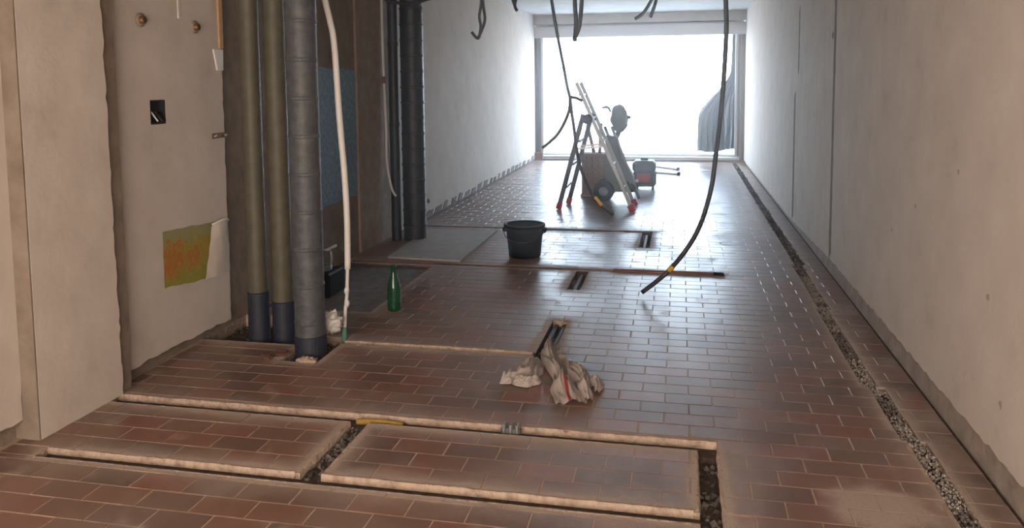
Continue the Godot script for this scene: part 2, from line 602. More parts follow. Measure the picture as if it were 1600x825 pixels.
func build_floor() -> void:
	var xs := [XL - 0.02, XR + 0.02]
	var zs := [ZF - 0.1, ZB + 0.1]
	for c in cuts:
		for k in 2:
			if not xs.has(c[k]): xs.append(c[k])
			if not zs.has(c[2 + k]): zs.append(c[2 + k])
	xs.sort()
	zs.sort()
	xs = xs.filter(func(v): return v >= XL - 0.02)
	var bed := begin()
	var trench := begin()
	var screed := begin()
	var shaded_dirt := begin()
	var depth := {}
	for i in xs.size() - 1:
		for j in zs.size() - 1:
			depth[Vector2i(i, j)] = cut_depth((xs[i] + xs[i + 1]) / 2.0, (zs[j] + zs[j + 1]) / 2.0)
	for i in xs.size() - 1:
		for j in zs.size() - 1:
			var d: float = depth[Vector2i(i, j)]
			var y := -0.0014 if d == 0.0 else -d
			var st := bed if d == 0.0 else (screed if d < 0.02 and xs[i] < 0.0 else shaded_dirt)
			quad(st, Vector3(xs[i], y, zs[j]), Vector3(xs[i + 1], y, zs[j]), Vector3(xs[i + 1], y, zs[j + 1]), Vector3(xs[i], y, zs[j + 1]), Vector3(xs[i], y - 1, zs[j]))
			for n in [Vector2i(1, 0), Vector2i(0, 1)]:
				var o: Vector2i = Vector2i(i, j) + n
				if depth.has(o) and depth[o] != d:
					var y2: float = -0.0014 if depth[o] == 0.0 else -depth[o]
					var a: Vector3
					var b: Vector3
					if n.x:
						a = Vector3(xs[i + 1], 0, zs[j]); b = Vector3(xs[i + 1], 0, zs[j + 1])
					else:
						a = Vector3(xs[i], 0, zs[j + 1]); b = Vector3(xs[i + 1], 0, zs[j + 1])
					var low := minf(y, y2)
					var high := maxf(y, y2)
					var inside := Vector3(xs[i] if y > y2 else xs[i + 1] + 1.0, low, zs[j] if y > y2 else zs[j + 1] + 1.0)
					quad(shaded_dirt if (d > 0.0 and depth[o] > 0.0) or zs[j] < -5.0 or (a.x > -0.74 and a.x < -0.6 and zs[j] > -5.0 and zs[j] < -3.7) else trench, a + Vector3.UP * low, b + Vector3.UP * low, b + Vector3.UP * high, a + Vector3.UP * high, inside)  # far and slot walls coloured dark in place of shade
	span(bed, Vector3(XL - 0.2, -0.3, ZF - 0.1), Vector3(XR + 0.2, -0.12, ZB + 0.1))
	var floor_node := struct("floor", bed, M.mortar, "brown brick-shaped terracotta tile floor cut open by pipe trenches", "floor")
	part("trench_cut", trench, M.cement, floor_node)
	part("shaded_trench_dirt", shaded_dirt, M.shaded_dirt, floor_node)
	part("bare_screed", screed, M.screed, floor_node)
	# the tiles in half bond
	var near_m := tile_material(-5.0, -1.2, 1024, 1024)
	var far_m := tile_material(-14.0, -5.0, 640, 1280)
	var pieces := []
	var rest := begin()
	var rest_near := begin()
	var rows := int((ZB - ZF) / TILE_Z) + 3
	var r0 := int(floor((ZF - ROW0) / TILE_Z))
	for r in rows:
		var row := r0 + r
		var z0 := ROW0 + row * TILE_Z
		var shift := 0.244 if posmod(row, 2) == 0 else 0.344
		for k in range(-15, 6):
			var x0 := shift + k * TILE_X
			var full := Rect2(x0 + 0.002, z0 + 0.002, TILE_X - 0.004, TILE_Z - 0.004)
			var room := Rect2(XL + 0.03, ZF, XR - 0.012 - XL - 0.03, ZB - ZF)
			if not full.intersects(room):
				continue
			var list := [full.intersection(room)]
			for c in cuts:
				var next := []
				for q in list:
					next.append_array(less(q, Rect2(c[0], c[2], c[1] - c[0], c[3] - c[2])))
				list = next
			for q in list:
				if q.size.x < 0.012 or q.size.y < 0.012:
					continue
				var mid := Vector3(q.get_center().x, 0, q.get_center().y)
				var px := project(mid)
				var d := mid.distance_to(cam.position)
				var seen: bool = px.x > -30 and px.x < 1630 and px.y > 0 and px.y < 850
				pieces.append([q.size.x * q.size.y / pow(d, 3.0) if seen else 0.0, q, q.is_equal_approx(full), row])
	pieces.sort_custom(func(a, b): return a[0] > b[0])
	var shared := begin()
	tile_shape(shared, Rect2(-TILE_X / 2 + 0.002, -TILE_Z / 2 + 0.002, TILE_X - 0.004, TILE_Z - 0.004), 0.0)
	shared.generate_normals()
	var shared_mesh := shared.commit()
	for n in pieces.size():
		var q: Rect2 = pieces[n][1]
		var c := q.get_center()
		var lift := rng.randf_range(-0.0007, 0.0007)
		var tilt := Basis(Vector3.RIGHT, rng.randf_range(-0.0028, 0.0028)) * Basis(Vector3.BACK, rng.randf_range(-0.0025, 0.0025))
		if n < 300 and pieces[n][0] > 0.0:
			var o := MeshInstance3D.new()
			o.name = "tile"
			if pieces[n][2]:
				o.mesh = shared_mesh
			else:
				var st := begin()
				tile_shape(st, Rect2(-q.size / 2.0, q.size), 0.0)
				st.generate_normals()
				o.mesh = st.commit()
			o.material_override = near_m
			floor_node.add_child(o, true)
			o.transform = Transform3D(tilt, Vector3(c.x, lift, c.y))
		else:
			var target := rest_near if c.y > -5.0 else rest
			tile_shape(target, Rect2(-q.size / 2.0, q.size), 0.0, Transform3D(tilt, Vector3(c.x, lift, c.y)))
	var a := part("tile_field", rest_near, near_m, floor_node)
	a.set_meta("kind", "stuff")
	var b := part("tile_field", rest, far_m, floor_node)
	b.set_meta("kind", "stuff")
	# cement slurry that dried along the cut edges
	for c in cuts:
		if c[4] < 0.02 or c[0] > 0.5 or c[2] < -4.4:
			continue
		var st := begin(true)
		var wide: bool = c[1] - c[0] > c[3] - c[2]
		for side in [0, 1]:
			var from: float = c[0] if wide else c[2]
			var to: float = c[1] if wide else c[3]
			var edge: float = (c[2] if side == 0 else c[3]) if wide else (c[0] if side == 0 else c[1])
			var out := -1.0 if side == 0 else 1.0
			var n := int((to - from) / 0.02)
			var prev := []
			for k in n + 1:
				var s := lerpf(from, to, float(k) / n)
				var big := 0.5 + 0.5 * fine.get_noise_2d(s * 4.0 + edge * 9.0, 3.0 + side)
				var small := fine.get_noise_2d(s * 30.0, edge * 7.0 + side)
				var w := 0.004 + 0.020 * big + 0.006 * small
				var h := (0.001 + 0.004 * big + 0.0015 * small) * (1.0 if wide and side == 0 else 0.35)
				var probe := edge + out * 0.012
				if cut_depth(s if wide else probe, probe if wide else s) > 0.0:
					prev = []
					continue
				var ring := []
				for p in [[-0.004 - 0.004 * small, -0.02], [-0.003 * small, h * 0.7], [w * 0.4, h], [w, -0.003]]:
					var e: float = edge + out * p[0]
					ring.append(Vector3(s, p[1], e) if wide else Vector3(e, p[1], s))
				if prev:
					for q in 3:
						quad(st, prev[q], ring[q], ring[q + 1], prev[q + 1], (prev[0] + ring[3]) / 2.0 + Vector3.DOWN * 0.1)
				prev = ring
		part("cement_rim", st, M.cement, floor_node)
	# broken mortar lying in the cuts
	var st := begin()
	for n in 9000:
		var far_bit := n % 3 == 0
		var z := rng.randf_range(-13.6, -6.0) if far_bit else -1.9 - 4.2 * pow(rng.randf(), 1.3)
		var x0 := 0.0
		for c in cuts:
			if c[0] > 0.5 and c[0] < 1.0 and z > c[2] and z <= c[3]:
				x0 = c[0]
		var r := rng.randf_range(0.002, 0.0075) if not far_bit else rng.randf_range(0.008, 0.018)
		var v := rng.randf_range(0.20, 0.40) if not far_bit else rng.randf_range(0.05, 0.16)
		if fine.get_noise_2d(z * 2.0, 5.0) < -0.15:
			v *= 0.55
		st.set_color(Color(v, v * 0.88, v * 0.78))
		chip(st, Vector3(x0 + rng.randf_range(-0.006, 0.076), rng.randf_range(-0.026, -0.003), z), r)
	for n in 900:
		var c: Array = [cuts[3], cuts[5], cuts[2], cuts[17], cuts[18], cuts[7], cuts[9]][n % 7]
		var v := rng.randf_range(0.04, 0.16)
		st.set_color(Color(v, v * 0.85, v * 0.72))
		chip(st, Vector3(rng.randf_range(c[0], c[1]), -c[4] + rng.randf_range(0.0, 0.012), rng.randf_range(c[2], minf(c[3], c[2] + 1.2))), rng.randf_range(0.004, 0.016))
	var rub := part("mortar_rubble", st, M.rubble, floor_node)
	rub.set_meta("kind", "stuff")


# ------------------------------------------------------------------ walls
func panel_left(parent: Node3D, poly: Array, face: float) -> void:
	var st := begin()
	sheet(st, PackedVector2Array(poly), Vector3(XL, 0, 0), Vector3(0, 0, 1), Vector3.UP, Vector3(face - XL, 0, 0))
	part("plaster_panel", st, M.plaster, parent)


func build_walls() -> void:
	var st := begin()
	span(st, Vector3(XL - 0.2, -0.12, ZF - 0.1), Vector3(XL, TOP, ZB))
	var wl := struct("wall_left", st, M.bare, "left wall of pale plaster panels with bare strips between them", "wall")
	# nearest plaster field, with a bare foot
	panel_left(wl, ragged(Vector2(ZB, 0.10), Vector2(-2.55, 0.075), 0.03, 0.012, 1.0) + ragged(Vector2(-2.57, 0.08), Vector2(-2.60, TOP), 0.04, 0.006, 2.0) + [Vector2(-2.60, TOP), Vector2(ZB, TOP)], -2.512)
	# proud plaster strip
	panel_left(wl, ragged(Vector2(-2.58, 0.0), Vector2(-3.05, 0.0), 0.05, 0.004, 3.0) + ragged(Vector2(-3.05, 0.0), Vector2(-3.035, TOP), 0.03, 0.009, 4.0) + [Vector2(-3.035, TOP), Vector2(-2.58, TOP)], -2.44)
	st = begin()
	span(st, Vector3(XL, 0.0, -2.58), Vector3(-2.441, TOP, -2.572))
	part("bare_edge", st, M.bare, wl)
	st = begin()
	sheet(st, PackedVector2Array([Vector2(-3.03, 0.0), Vector2(-3.03, TOP)] + ragged(Vector2(-3.135, TOP), Vector2(-3.13, 0.0), 0.04, 0.004, 77.0) + [Vector2(-3.13, 0.0)]), Vector3(XL, 0, 0), Vector3(0, 0, 1), Vector3.UP, Vector3(0.092, 0, 0))
	part("bare_strip", st, M.bare, wl)
	# field with the junction box hole (z -3.43..-3.55, y 1.19..1.31)
	var st3 := begin()
	var fw := Vector3(0.038, 0, 0)
	var o := Vector3(XL, 0, 0)
	var u := Vector3(0, 0, 1)
	for poly in [
		ragged(Vector2(-3.2, 0.05), Vector2(-3.43, 0.055), 0.03, 0.01, 5.0) + [Vector2(-3.43, 0.055), Vector2(-3.43, TOP)] + ragged(Vector2(-3.20, TOP), Vector2(-3.2, 0.05), 0.04, 0.008, 6.0),
		ragged(Vector2(-3.55, 0.055), Vector2(-4.06, 0.045), 0.03, 0.01, 7.0) + ragged(Vector2(-4.06, 0.045), Vector2(-4.07, TOP), 0.03, 0.008, 8.0) + [Vector2(-4.07, TOP), Vector2(-3.55, TOP)],
		ragged(Vector2(-3.43, 0.055), Vector2(-3.55, 0.055), 0.03, 0.01, 5.5) + [Vector2(-3.55, 0.055), Vector2(-3.55, 1.19), Vector2(-3.43, 1.19)],
		[Vector2(-3.43, 1.31), Vector2(-3.55, 1.31), Vector2(-3.55, TOP), Vector2(-3.43, TOP)]]:
		sheet(st3, PackedVector2Array(poly), o, u, Vector3.UP, fw)
	part("plaster_panel", st3, M.plaster, wl)
	# unpainted board beside the dark riser, then the long plaster field to the opening
	st = begin()
	sheet(st, PackedVector2Array([Vector2(-6.02, 0.01), Vector2(-6.02, TOP), Vector2(-6.72, TOP), Vector2(-6.72, 0.01)]), o, u, Vector3.UP, Vector3(0.02, 0, 0))
	part("bare_board", st, M.strip, wl)
	panel_left(wl, ragged(Vector2(-6.8, 0.02), Vector2(ZF - 0.05, 0.02), 0.06, 0.01, 9.0) + [Vector2(ZF - 0.05, 0.02), Vector2(ZF - 0.05, TOP), Vector2(-6.8, TOP)], -2.52)
	# dabs of skirting adhesive
	var z := -7.1
	var kk := 0
	while z > -13.6:
		var w := rng.randf_range(0.10, 0.26)
		st = begin()
		var y0 := rng.randf_range(0.008, 0.02)
		var y1 := rng.randf_range(0.07, 0.10)
		sheet(st, PackedVector2Array(ragged(Vector2(z, y0), Vector2(z - w, y0), 0.03, 0.012, kk * 3.0) + ragged(Vector2(z - w - 0.03, y1), Vector2(z - 0.03, y1), 0.03, 0.014, kk * 5.0)), Vector3(-2.52, 0, 0), u, Vector3.UP, Vector3(rng.randf_range(0.004, 0.009), 0, 0))
		part("adhesive_dab", st, M.screed, wl)
		z -= w + rng.randf_range(0.05, 0.16)
		kk += 1
	st = begin(true)
	lump(st, Vector3(-2.518, 0.18, -7.77), Vector3(0.006, 0.028, 0.035), 0.5, 3.0, 8, 12)
	part("dark_hole_spot", st, M.black, wl)  # small wall hole, its dark painted as a black lump
	# right wall
	st = begin()
	span(st, Vector3(XR, -0.12, ZF - 0.1), Vector3(XR + 0.2, TOP, ZB))
	var wr := struct("wall_right", st, M.strip, "long right plaster wall with a bare strip along its foot", "wall")
	var off := Vector3(XR, 0, 0)
	var back := Vector3(-0.016, 0, 0)
	var fields := [[ZB, -5.97, 0.125, 0.105], [-5.985, -7.70, 0.105, 0.05], [-7.715, -8.12, 0.05, 0.04], [-8.13, ZF - 0.05, 0.04, 0.03]]
	for k in fields.size():
		var f: Array = fields[k]
		st = begin()
		sheet(st, PackedVector2Array(ragged(Vector2(f[0], f[2]), Vector2(f[1], f[3]), 0.03, 0.011, 20.0 + k) + ragged(Vector2(f[1], f[3]), Vector2(f[1], TOP), 0.06, 0.004, 30.0 + k) + [Vector2(f[1], TOP), Vector2(f[0], TOP)]), off, u, Vector3.UP, back)
		part("plaster_panel", st, M.plaster, wr)
	# right wall seams, their dark lines coloured onto flush strips
	for q in [[-6.0, -5.93, 0.1, TOP, 1], [-7.96, -7.86, 0.05, 1.28, 2], [-7.74, -7.68, 1.42, 2.05, 3]]:
		st = begin()
		sheet(st, PackedVector2Array(ragged(Vector2(q[0], q[2]), Vector2(q[0], q[3]), 0.05, 0.01, 60.0 + q[4]) + ragged(Vector2(q[1], q[3]), Vector2(q[1], q[2]), 0.05, 0.01, 70.0 + q[4])), Vector3(XR - 0.0155, 0, 0), u, Vector3.UP, Vector3(-0.002, 0, 0))
		part("dark_seam_strip", st, M.seam, wr)
	# plugged drill hole and chipped spots on the right wall
	for s in [[-6.05, 1.69, 0.025], [-6.8, 1.1, 0.015], [-3.0, 0.62, 0.016], [-3.9, 0.80, 0.012], [-4.3, 0.62, 0.012], [-2.85, 0.30, 0.018], [-3.35, 1.02, 0.012]]:
		st = begin()
		var pts := []
		for k in 9:
			var a := TAU * k / 9.0
			pts.append(Vector2(s[0], s[1]) + Vector2(cos(a), sin(a)) * s[2] * rng.randf_range(0.6, 1.2))
		sheet(st, PackedVector2Array(pts), Vector3(XR - 0.0155, 0, 0), u, Vector3.UP, Vector3(-0.002, 0, 0))
		part("filler_spot", st, M.spot if s[2] < 0.02 else M.seam, wr)
	# ceiling and the wall behind the viewer with an unseen opening that lights the near room
	st = begin()
	span(st, Vector3(XL - 0.2, TOP, ZF - 0.35), Vector3(XR + 0.2, TOP + 0.2, ZB + 0.2))
	struct("ceiling", st, M.ceiling, "pale flat ceiling seen only beyond the hanging cables", "ceiling")
	st = begin()
	var wx0 := -2.25
	var wx1 := 0.75
	span(st, Vector3(XL - 0.2, -0.12, ZB), Vector3(wx0, TOP, ZB + 0.2))
	span(st, Vector3(wx1, -0.12, ZB), Vector3(XR + 0.2, TOP, ZB + 0.2))
	span(st, Vector3(wx0, -0.12, ZB), Vector3(wx1, 0.12, ZB + 0.2))
	span(st, Vector3(wx0, 2.12, ZB), Vector3(wx1, TOP, ZB + 0.2))
	struct("wall_back", st, M.plaster, "plaster wall behind the viewer around an unseen glowing window", "wall")
	st = begin()
	span(st, Vector3(wx0, 0.12, ZB + 0.04), Vector3(wx1, 2.12, ZB + 0.06))
	var w2 := struct("window_2", st, M.unseen_lit_pane, "unseen glowing window behind the viewer, placed to light the near room", "window")
	st = begin()
	for x in [wx0 + 0.03, (wx0 + wx1) / 2.0, wx1 - 0.03]:
		span(st, Vector3(x - 0.03, 0.12, ZB + 0.0), Vector3(x + 0.03, 2.12, ZB + 0.04), 0.004)
	part("unseen_window_frame", st, M.frame_light, w2)


func build_opening() -> void:
	var x0 := XL
	var x1 := XR
	# beam over the opening
	var st := begin()
	span(st, Vector3(x0, 2.375, ZF - 0.3), Vector3(x1, TOP, ZF), 0.004)
	struct("wall_far", st, M.ceiling, "pale beam over the bright balcony opening", "wall")
	var w := thing("window_1", "wide balcony door opening with brownish frame and shutter box", "window", Vector3((x0 + x1) / 2.0, 0, ZF))
	w.set_meta("kind", "structure")
	st = begin()
	span(st, Vector3(x0, 2.165, ZF - 0.5), Vector3(x1, 2.345, ZF - 0.02), 0.006)
	part("shutter_box", st, M.frame_light, w)
	st = begin()
	span(st, Vector3(x0, 2.142, ZF - 0.05), Vector3(x1, 2.335, ZF - 0.005), 0.005)
	part("fascia_board", st, M.frame_light, w)
	st = begin()
	span(st, Vector3(x0, 2.34, ZF - 0.28), Vector3(x1, 2.38, ZF - 0.22))
	part("backing_board", st, M.frame_light, w)
	# jambs: wall end, guide rail, slim leaf edge
	for s in [0, 1]:
		var e := x0 if s == 0 else x1
		var dir := 1.0 if s == 0 else -1.0
		st = begin()
		span(st, Vector3(e, 0, ZF - 0.2), Vector3(e + dir * 0.09, 2.165, ZF - 0.04), 0.004)
		part("frame_jamb", st, M.frame_dark if s == 0 else M.frame, w)
		st = begin()
		span(st, Vector3(e + dir * 0.09, 0.1, ZF - 0.17), Vector3(e + dir * 0.13, 2.165, ZF - 0.1), 0.004)
		part("guide_rail", st, M.frame, w)
		st = begin()
		span(st, Vector3(e + dir * 0.13, 0.1, ZF - 0.16), Vector3(e + dir * 0.17, 2.16, ZF - 0.11), 0.004)
		part("leaf_edge", st, M.frame_light, w)
	st = begin()
	span(st, Vector3(x0, -0.02, ZF - 0.28), Vector3(x1, 0.035, ZF), 0.004)
	part("sill", st, M.frame, w)
	st = begin()
	span(st, Vector3(x0 + 0.08, 0.035, ZF - 0.24), Vector3(x1 - 0.08, 0.075, ZF - 0.05), 0.004)
	part("track", st, M.white, w)
	st = begin()
	span(st, Vector3(x0 + 0.08, 0.075, ZF - 0.24), Vector3(x1 - 0.08, 0.12, ZF - 0.17), 0.004)
	part("track", st, M.white, w)
	st = begin()
	span(st, Vector3(x0, 0.0, ZF - 0.04), Vector3(x0 + 0.17, 0.14, ZF + 0.02), 0.006)
	part("jamb_foot", st, M.wood, w)
	# grey dust sheet gathered at the right jamb: pleats that fan out towards the sill
	st = begin(true)
	var rows := 30
	var cols := 96
	var g := []
	for j in rows + 1:
		var t := float(j) / rows
		var y := lerpf(2.166, 0.16, t)
		var left := 0.86 - 0.055 * t
		if t > 0.3:
			left -= 0.52 * pow(smoothstep(0.28, 0.72, t), 1.1)
		var line := []
		for i in cols + 1:
			var sx := float(i) / cols
			var fold := 0.035 * (0.4 + t) * sin(sx * 46.0 + 3.0 * fine.get_noise_2d(sx * 6.0, t * 2.0)) + 0.03 * fine.get_noise_2d(sx * 9.0, t * 3.0)
			line.append(Vector3(lerpf(left, 0.93, pow(sx, 0.9)), y - 0.03 * sin(sx * 5.0) * t, ZF - 0.42 + fold))
		g.append(line)
	for j in rows:
		for i in cols:
			quad(st, g[j][i], g[j][i + 1], g[j + 1][i + 1], g[j + 1][i], g[j][i] + Vector3(0, 0, -1))
			quad(st, g[j][i] + Vector3(0, 0, -0.003), g[j][i + 1] + Vector3(0, 0, -0.003), g[j + 1][i + 1] + Vector3(0, 0, -0.003), g[j + 1][i] + Vector3(0, 0, -0.003), g[j][i] + Vector3(0, 0, 1))
	whole("dust_sheet", st, M.curtain, "grey pleated dust sheet bunched at the right side of the balcony opening", "curtain")


func build_outside() -> void:
	var st := begin()
	span(st, Vector3(-9, -0.25, ZF - 2.6), Vector3(9, -0.02, ZF - 0.28))
	struct("balcony_slab", st, M.pale, "pale balcony slab beyond the opening", "balcony")
	st = begin()
	span(st, Vector3(-14, -3.4, -26), Vector3(12, -3.2, ZF - 2.6))
	struct("ground", st, M.pale, "pale ground far below the balcony", "ground")
	var r := thing("balcony_railing", "pale balcony railing with bluish glass panes outside the opening", "railing", Vector3(-0.75, -0.02, ZF - 2.5))
	st = begin()
	span(st, Vector3(-5, 0.82, ZF - 2.54), Vector3(4, 0.87, ZF - 2.46), 0.01)
	part("handrail", st, M.frame_light, r)
	for k in 10:
		var x := -5.0 + k
		st = begin()
		span(st, Vector3(x - 0.02, -0.02, ZF - 2.52), Vector3(x + 0.02, 0.82, ZF - 2.48), 0.004)
		part("post", st, M.frame_light, r)
		if k < 9:
			st = begin()
			span(st, Vector3(x + 0.04, 0.08, ZF - 2.504), Vector3(x + 0.96, 0.78, ZF - 2.496))
			part("pane", st, M.pane, r)


# ------------------------------------------------------------------ risers on the left
func riser(called: String, label: String, at: Vector3, r: float, m: Material, bands: Array, rippled := false) -> Node3D:
	var t := thing(called, label, "pipe", at)
	var st := begin(true)
	var prof := []
	if rippled:
		var y := at.y
		while y < TOP:
			prof.append(Vector2(r * (1.0 + 0.012 * fine.get_noise_2d(y * 9.0, at.x)), y))
			y += 0.03
		prof.append(Vector2(r, TOP))
	else:
		prof = [Vector2(r, at.y), Vector2(r, 0.7), Vector2(r, 1.4), Vector2(r, TOP)]
	lathe(st, prof, 28, Vector3(at.x, 0, at.z))
	part("pipe_barrel", st, m, t)
	for b in bands:       # y0, y1, extra radius, material, name
		st = begin()
		lathe(st, [Vector2(r, b[0]), Vector2(r + b[2], b[0] + 0.004), Vector2(r + b[2], b[1] - 0.004), Vector2(r, b[1])], 28, Vector3(at.x, 0, at.z))
		part(b[4], st, b[3], t)
	return t


func build_pipes() -> void:
	riser("riser_pipe", "slim khaki drain pipe with blue sleeve, nearest the plaster edge", Vector3(-2.262, -0.07, -3.93), 0.052, M.olive, [[-0.03, 0.25, 0.006, M.blue_dark, "sleeve"]])
	riser("riser_pipe", "slim khaki drain pipe standing between its twin and the thick grey pipe", Vector3(-2.125, -0.07, -3.95), 0.055, M.olive, [[-0.03, 0.2, 0.006, M.blue_dark, "sleeve"]])
	var bands := []
	for k in 9:
		bands.append([0.16 + 0.19 * k, 0.16 + 0.19 * k + 0.02, 0.0025, M.grey_pipe, "wrap_seam"])
	bands.append([-0.04, 0.1, 0.004, M.blue_dark, "sleeve"])
	riser("drain_pipe", "thick dark grey wrapped drain pipe rising from the broken floor", Vector3(-1.855, -0.05, -3.72), 0.077, M.grey_pipe, bands, true)
	bands = []
	for k in 17:
		bands.append([0.12 + 0.135 * k, 0.12 + 0.135 * k + 0.022, 0.005, M.navy_pipe, "ring"])
	riser("duct_pipe", "thick blue-black ringed duct standing beside the pale board", Vector3(-2.295, 0.0, -6.68), 0.1, M.navy_pipe, bands, true)
	riser("duct_pipe", "narrow blue-black pipe tucked behind the ringed duct", Vector3(-2.445, 0.0, -6.62), 0.042, M.navy_pipe, [[1.0, 1.04, 0.004, M.navy_pipe, "ring"], [1.7, 1.74, 0.004, M.navy_pipe, "ring"]])
	# pale thin cable down beside the duct, with an orange joint
	var t := thing("thin_cable", "thin pale cable running down left of the blue-black duct", "cable", Vector3(-2.505, 0.4, -6.57))
	var st := begin(true)
	tube(st, flow([Vector3(-2.515, 2.2, -6.56), Vector3(-2.515, 1.7, -6.56), Vector3(-2.505, 1.0, -6.57), Vector3(-2.50, 0.7, -6.56), Vector3(-2.46, 0.48, -6.55), Vector3(-2.42, 0.4, -6.55)]), 0.011, 8)
	part("sheath", st, M.white, t)
	st = begin(true)
	tube(st, PackedVector3Array([Vector3(-2.514, 1.44, -6.56), Vector3(-2.513, 1.38, -6.56)]), 0.015, 8)
	part("joint", st, M.copper, t)
	st = begin(true)
	tube(st, flow([Vector3(-2.06, TOP, -4.05), Vector3(-2.075, 1.8, -4.05), Vector3(-2.055, 1.3, -4.05), Vector3(-2.04, 0.9, -4.04), Vector3(-2.03, 0.6, -4.04)]), 0.006, 6)
	whole("thin_cable", st, M.white, "thin white wire hanging behind the thick grey drain pipe", "cable")
	# white flexible conduit
	t = thing("white_conduit", "white flexible conduit hanging in front of the blue patch to the floor", "conduit", Vector3(-1.773, -0.02, -3.95))
	st = begin(true)
	tube(st, flow([Vector3(-1.86, TOP, -3.95), Vector3(-1.845, 2.0, -3.95), Vector3(-1.827, 1.818, -3.95), Vector3(-1.805, 1.718, -3.95), Vector3(-1.783, 1.584, -3.95), Vector3(-1.766, 1.215, -3.95), Vector3(-1.746, 0.909, -3.95), Vector3(-1.738, 0.668, -3.95), Vector3(-1.742, 0.39, -3.95)]), 0.0165, 10)
	part("conduit_tube", st, M.white, t)
	st = begin(true)
	tube(st, flow([Vector3(-1.742, 0.40, -3.95), Vector3(-1.746, 0.33, -3.95), Vector3(-1.75, 0.25, -3.95), Vector3(-1.76, 0.179, -3.95), Vector3(-1.768, 0.07, -3.95), Vector3(-1.773, -0.02, -3.95)]), 0.010, 8)
	part("inner_cable", st, M.film, t)
	st = begin(true)
	tube(st, PackedVector3Array([Vector3(-1.771, 0.07, -3.95), Vector3(-1.773, -0.03, -3.95)]), 0.014, 8)
	part("green_ferrule", st, mat(Color(0.30, 0.48, 0.40), 0.6), t)
	for y in [0.27, 0.20]:
		st = begin(true)
		lump(st, Vector3(-1.751, y, -3.95), Vector3(0.015, 0.024, 0.015), 0.4, y * 30.0, 8, 8)
		part("plaster_blob", st, M.film, t)
	# crumpled plastic and cement at the pipe feet
	st = begin(true)
	lump(st, Vector3(-1.815, 0.115, -3.868), Vector3(0.07, 0.05, 0.04), 0.8, 3.0, 16, 22, 1.9)
	whole("plastic_wrap", st, M.film, "crumpled white plastic lump beside the foot of the white conduit", "plastic")
	st = begin(true)
	lump(st, Vector3(-1.82, -0.012, -3.598), Vector3(0.055, 0.035, 0.03), 0.7, 5.0, 12, 16, 2.2)
	whole("cement_lump", st, M.cement, "pale cement lump at the foot of the thick grey pipe", "rubble")
	for a in [[-1.99, 0.012, -3.66, 0.05, "dark broken tile piece left of the thick grey pipe foot"], [-2.04, 0.008, -3.6, 0.035, "small broken tile piece farthest left of the grey pipe foot"]]:
		st = begin()
		lump(st, Vector3(a[0], a[1], a[2]), Vector3(a[3], 0.014, a[3] * 0.7), 0.6, a[0] * 7.0, 6, 8, 1.5)
		whole("tile_shard", st, mat(Color(0.33, 0.22, 0.18), 0.9), a[4], "rubble")
	# old tap valve low on the bare wall
	t = thing("tap_valve", "pale old tap valve low on the bare wall behind the pipes", "valve", Vector3(-2.5, 0.1, -5.22))
	st = begin(true)
	tube(st, PackedVector3Array([Vector3(-2.55, 0.2, -5.24), Vector3(-2.43, 0.2, -5.24)]), 0.016, 10)
	part("spindle", st, M.steel, t)
	st = begin()
	box(st, Vector3(-2.43, 0.215, -5.24), Vector3(0.02, 0.02, 0.16), 0.006)
	part("handle", st, M.white, t)
	st = begin(true)
	tube(st, flow([Vector3(-2.44, 0.2, -5.24), Vector3(-2.43, 0.14, -5.24), Vector3(-2.44, 0.08, -5.23)]), 0.014, 10)
	part("spout", st, M.steel, t)
	# dark meter box body under the valve
	t = thing("meter_box", "dark squat meter box on the screed behind the grey pipe", "box", Vector3(-2.32, -0.012, -4.86))
	st = begin()
	span(st, Vector3(-2.44, -0.012, -4.98), Vector3(-2.22, 0.15, -4.74), 0.012)
	part("casing", st, M.black, t)
	st = begin(true)
	lathe(st, [Vector2(0.07, 0.15), Vector2(0.07, 0.175), Vector2(0.05, 0.185), Vector2(0.0, 0.187)], 20, Vector3(-2.33, 0, -4.86))
	part("dial_cap", st, M.machine, t)
	# cables looped round the head of the duct
	st = begin(true)
	tube(st, flow([Vector3(-2.6 + 0.06, 2.18, -6.5), Vector3(-2.46, 2.09, -6.5), Vector3(-2.36, 2.06, -6.52), Vector3(-2.26, 2.05, -6.53), Vector3(-2.12, 2.08, -6.55), Vector3(-2.02, 2.16, -6.6), Vector3(-2.0, TOP, -6.62)]), 0.014, 8)
	whole("hanging_cable", st, M.cable, "black cable slung across the head of the blue-black duct", "cable")


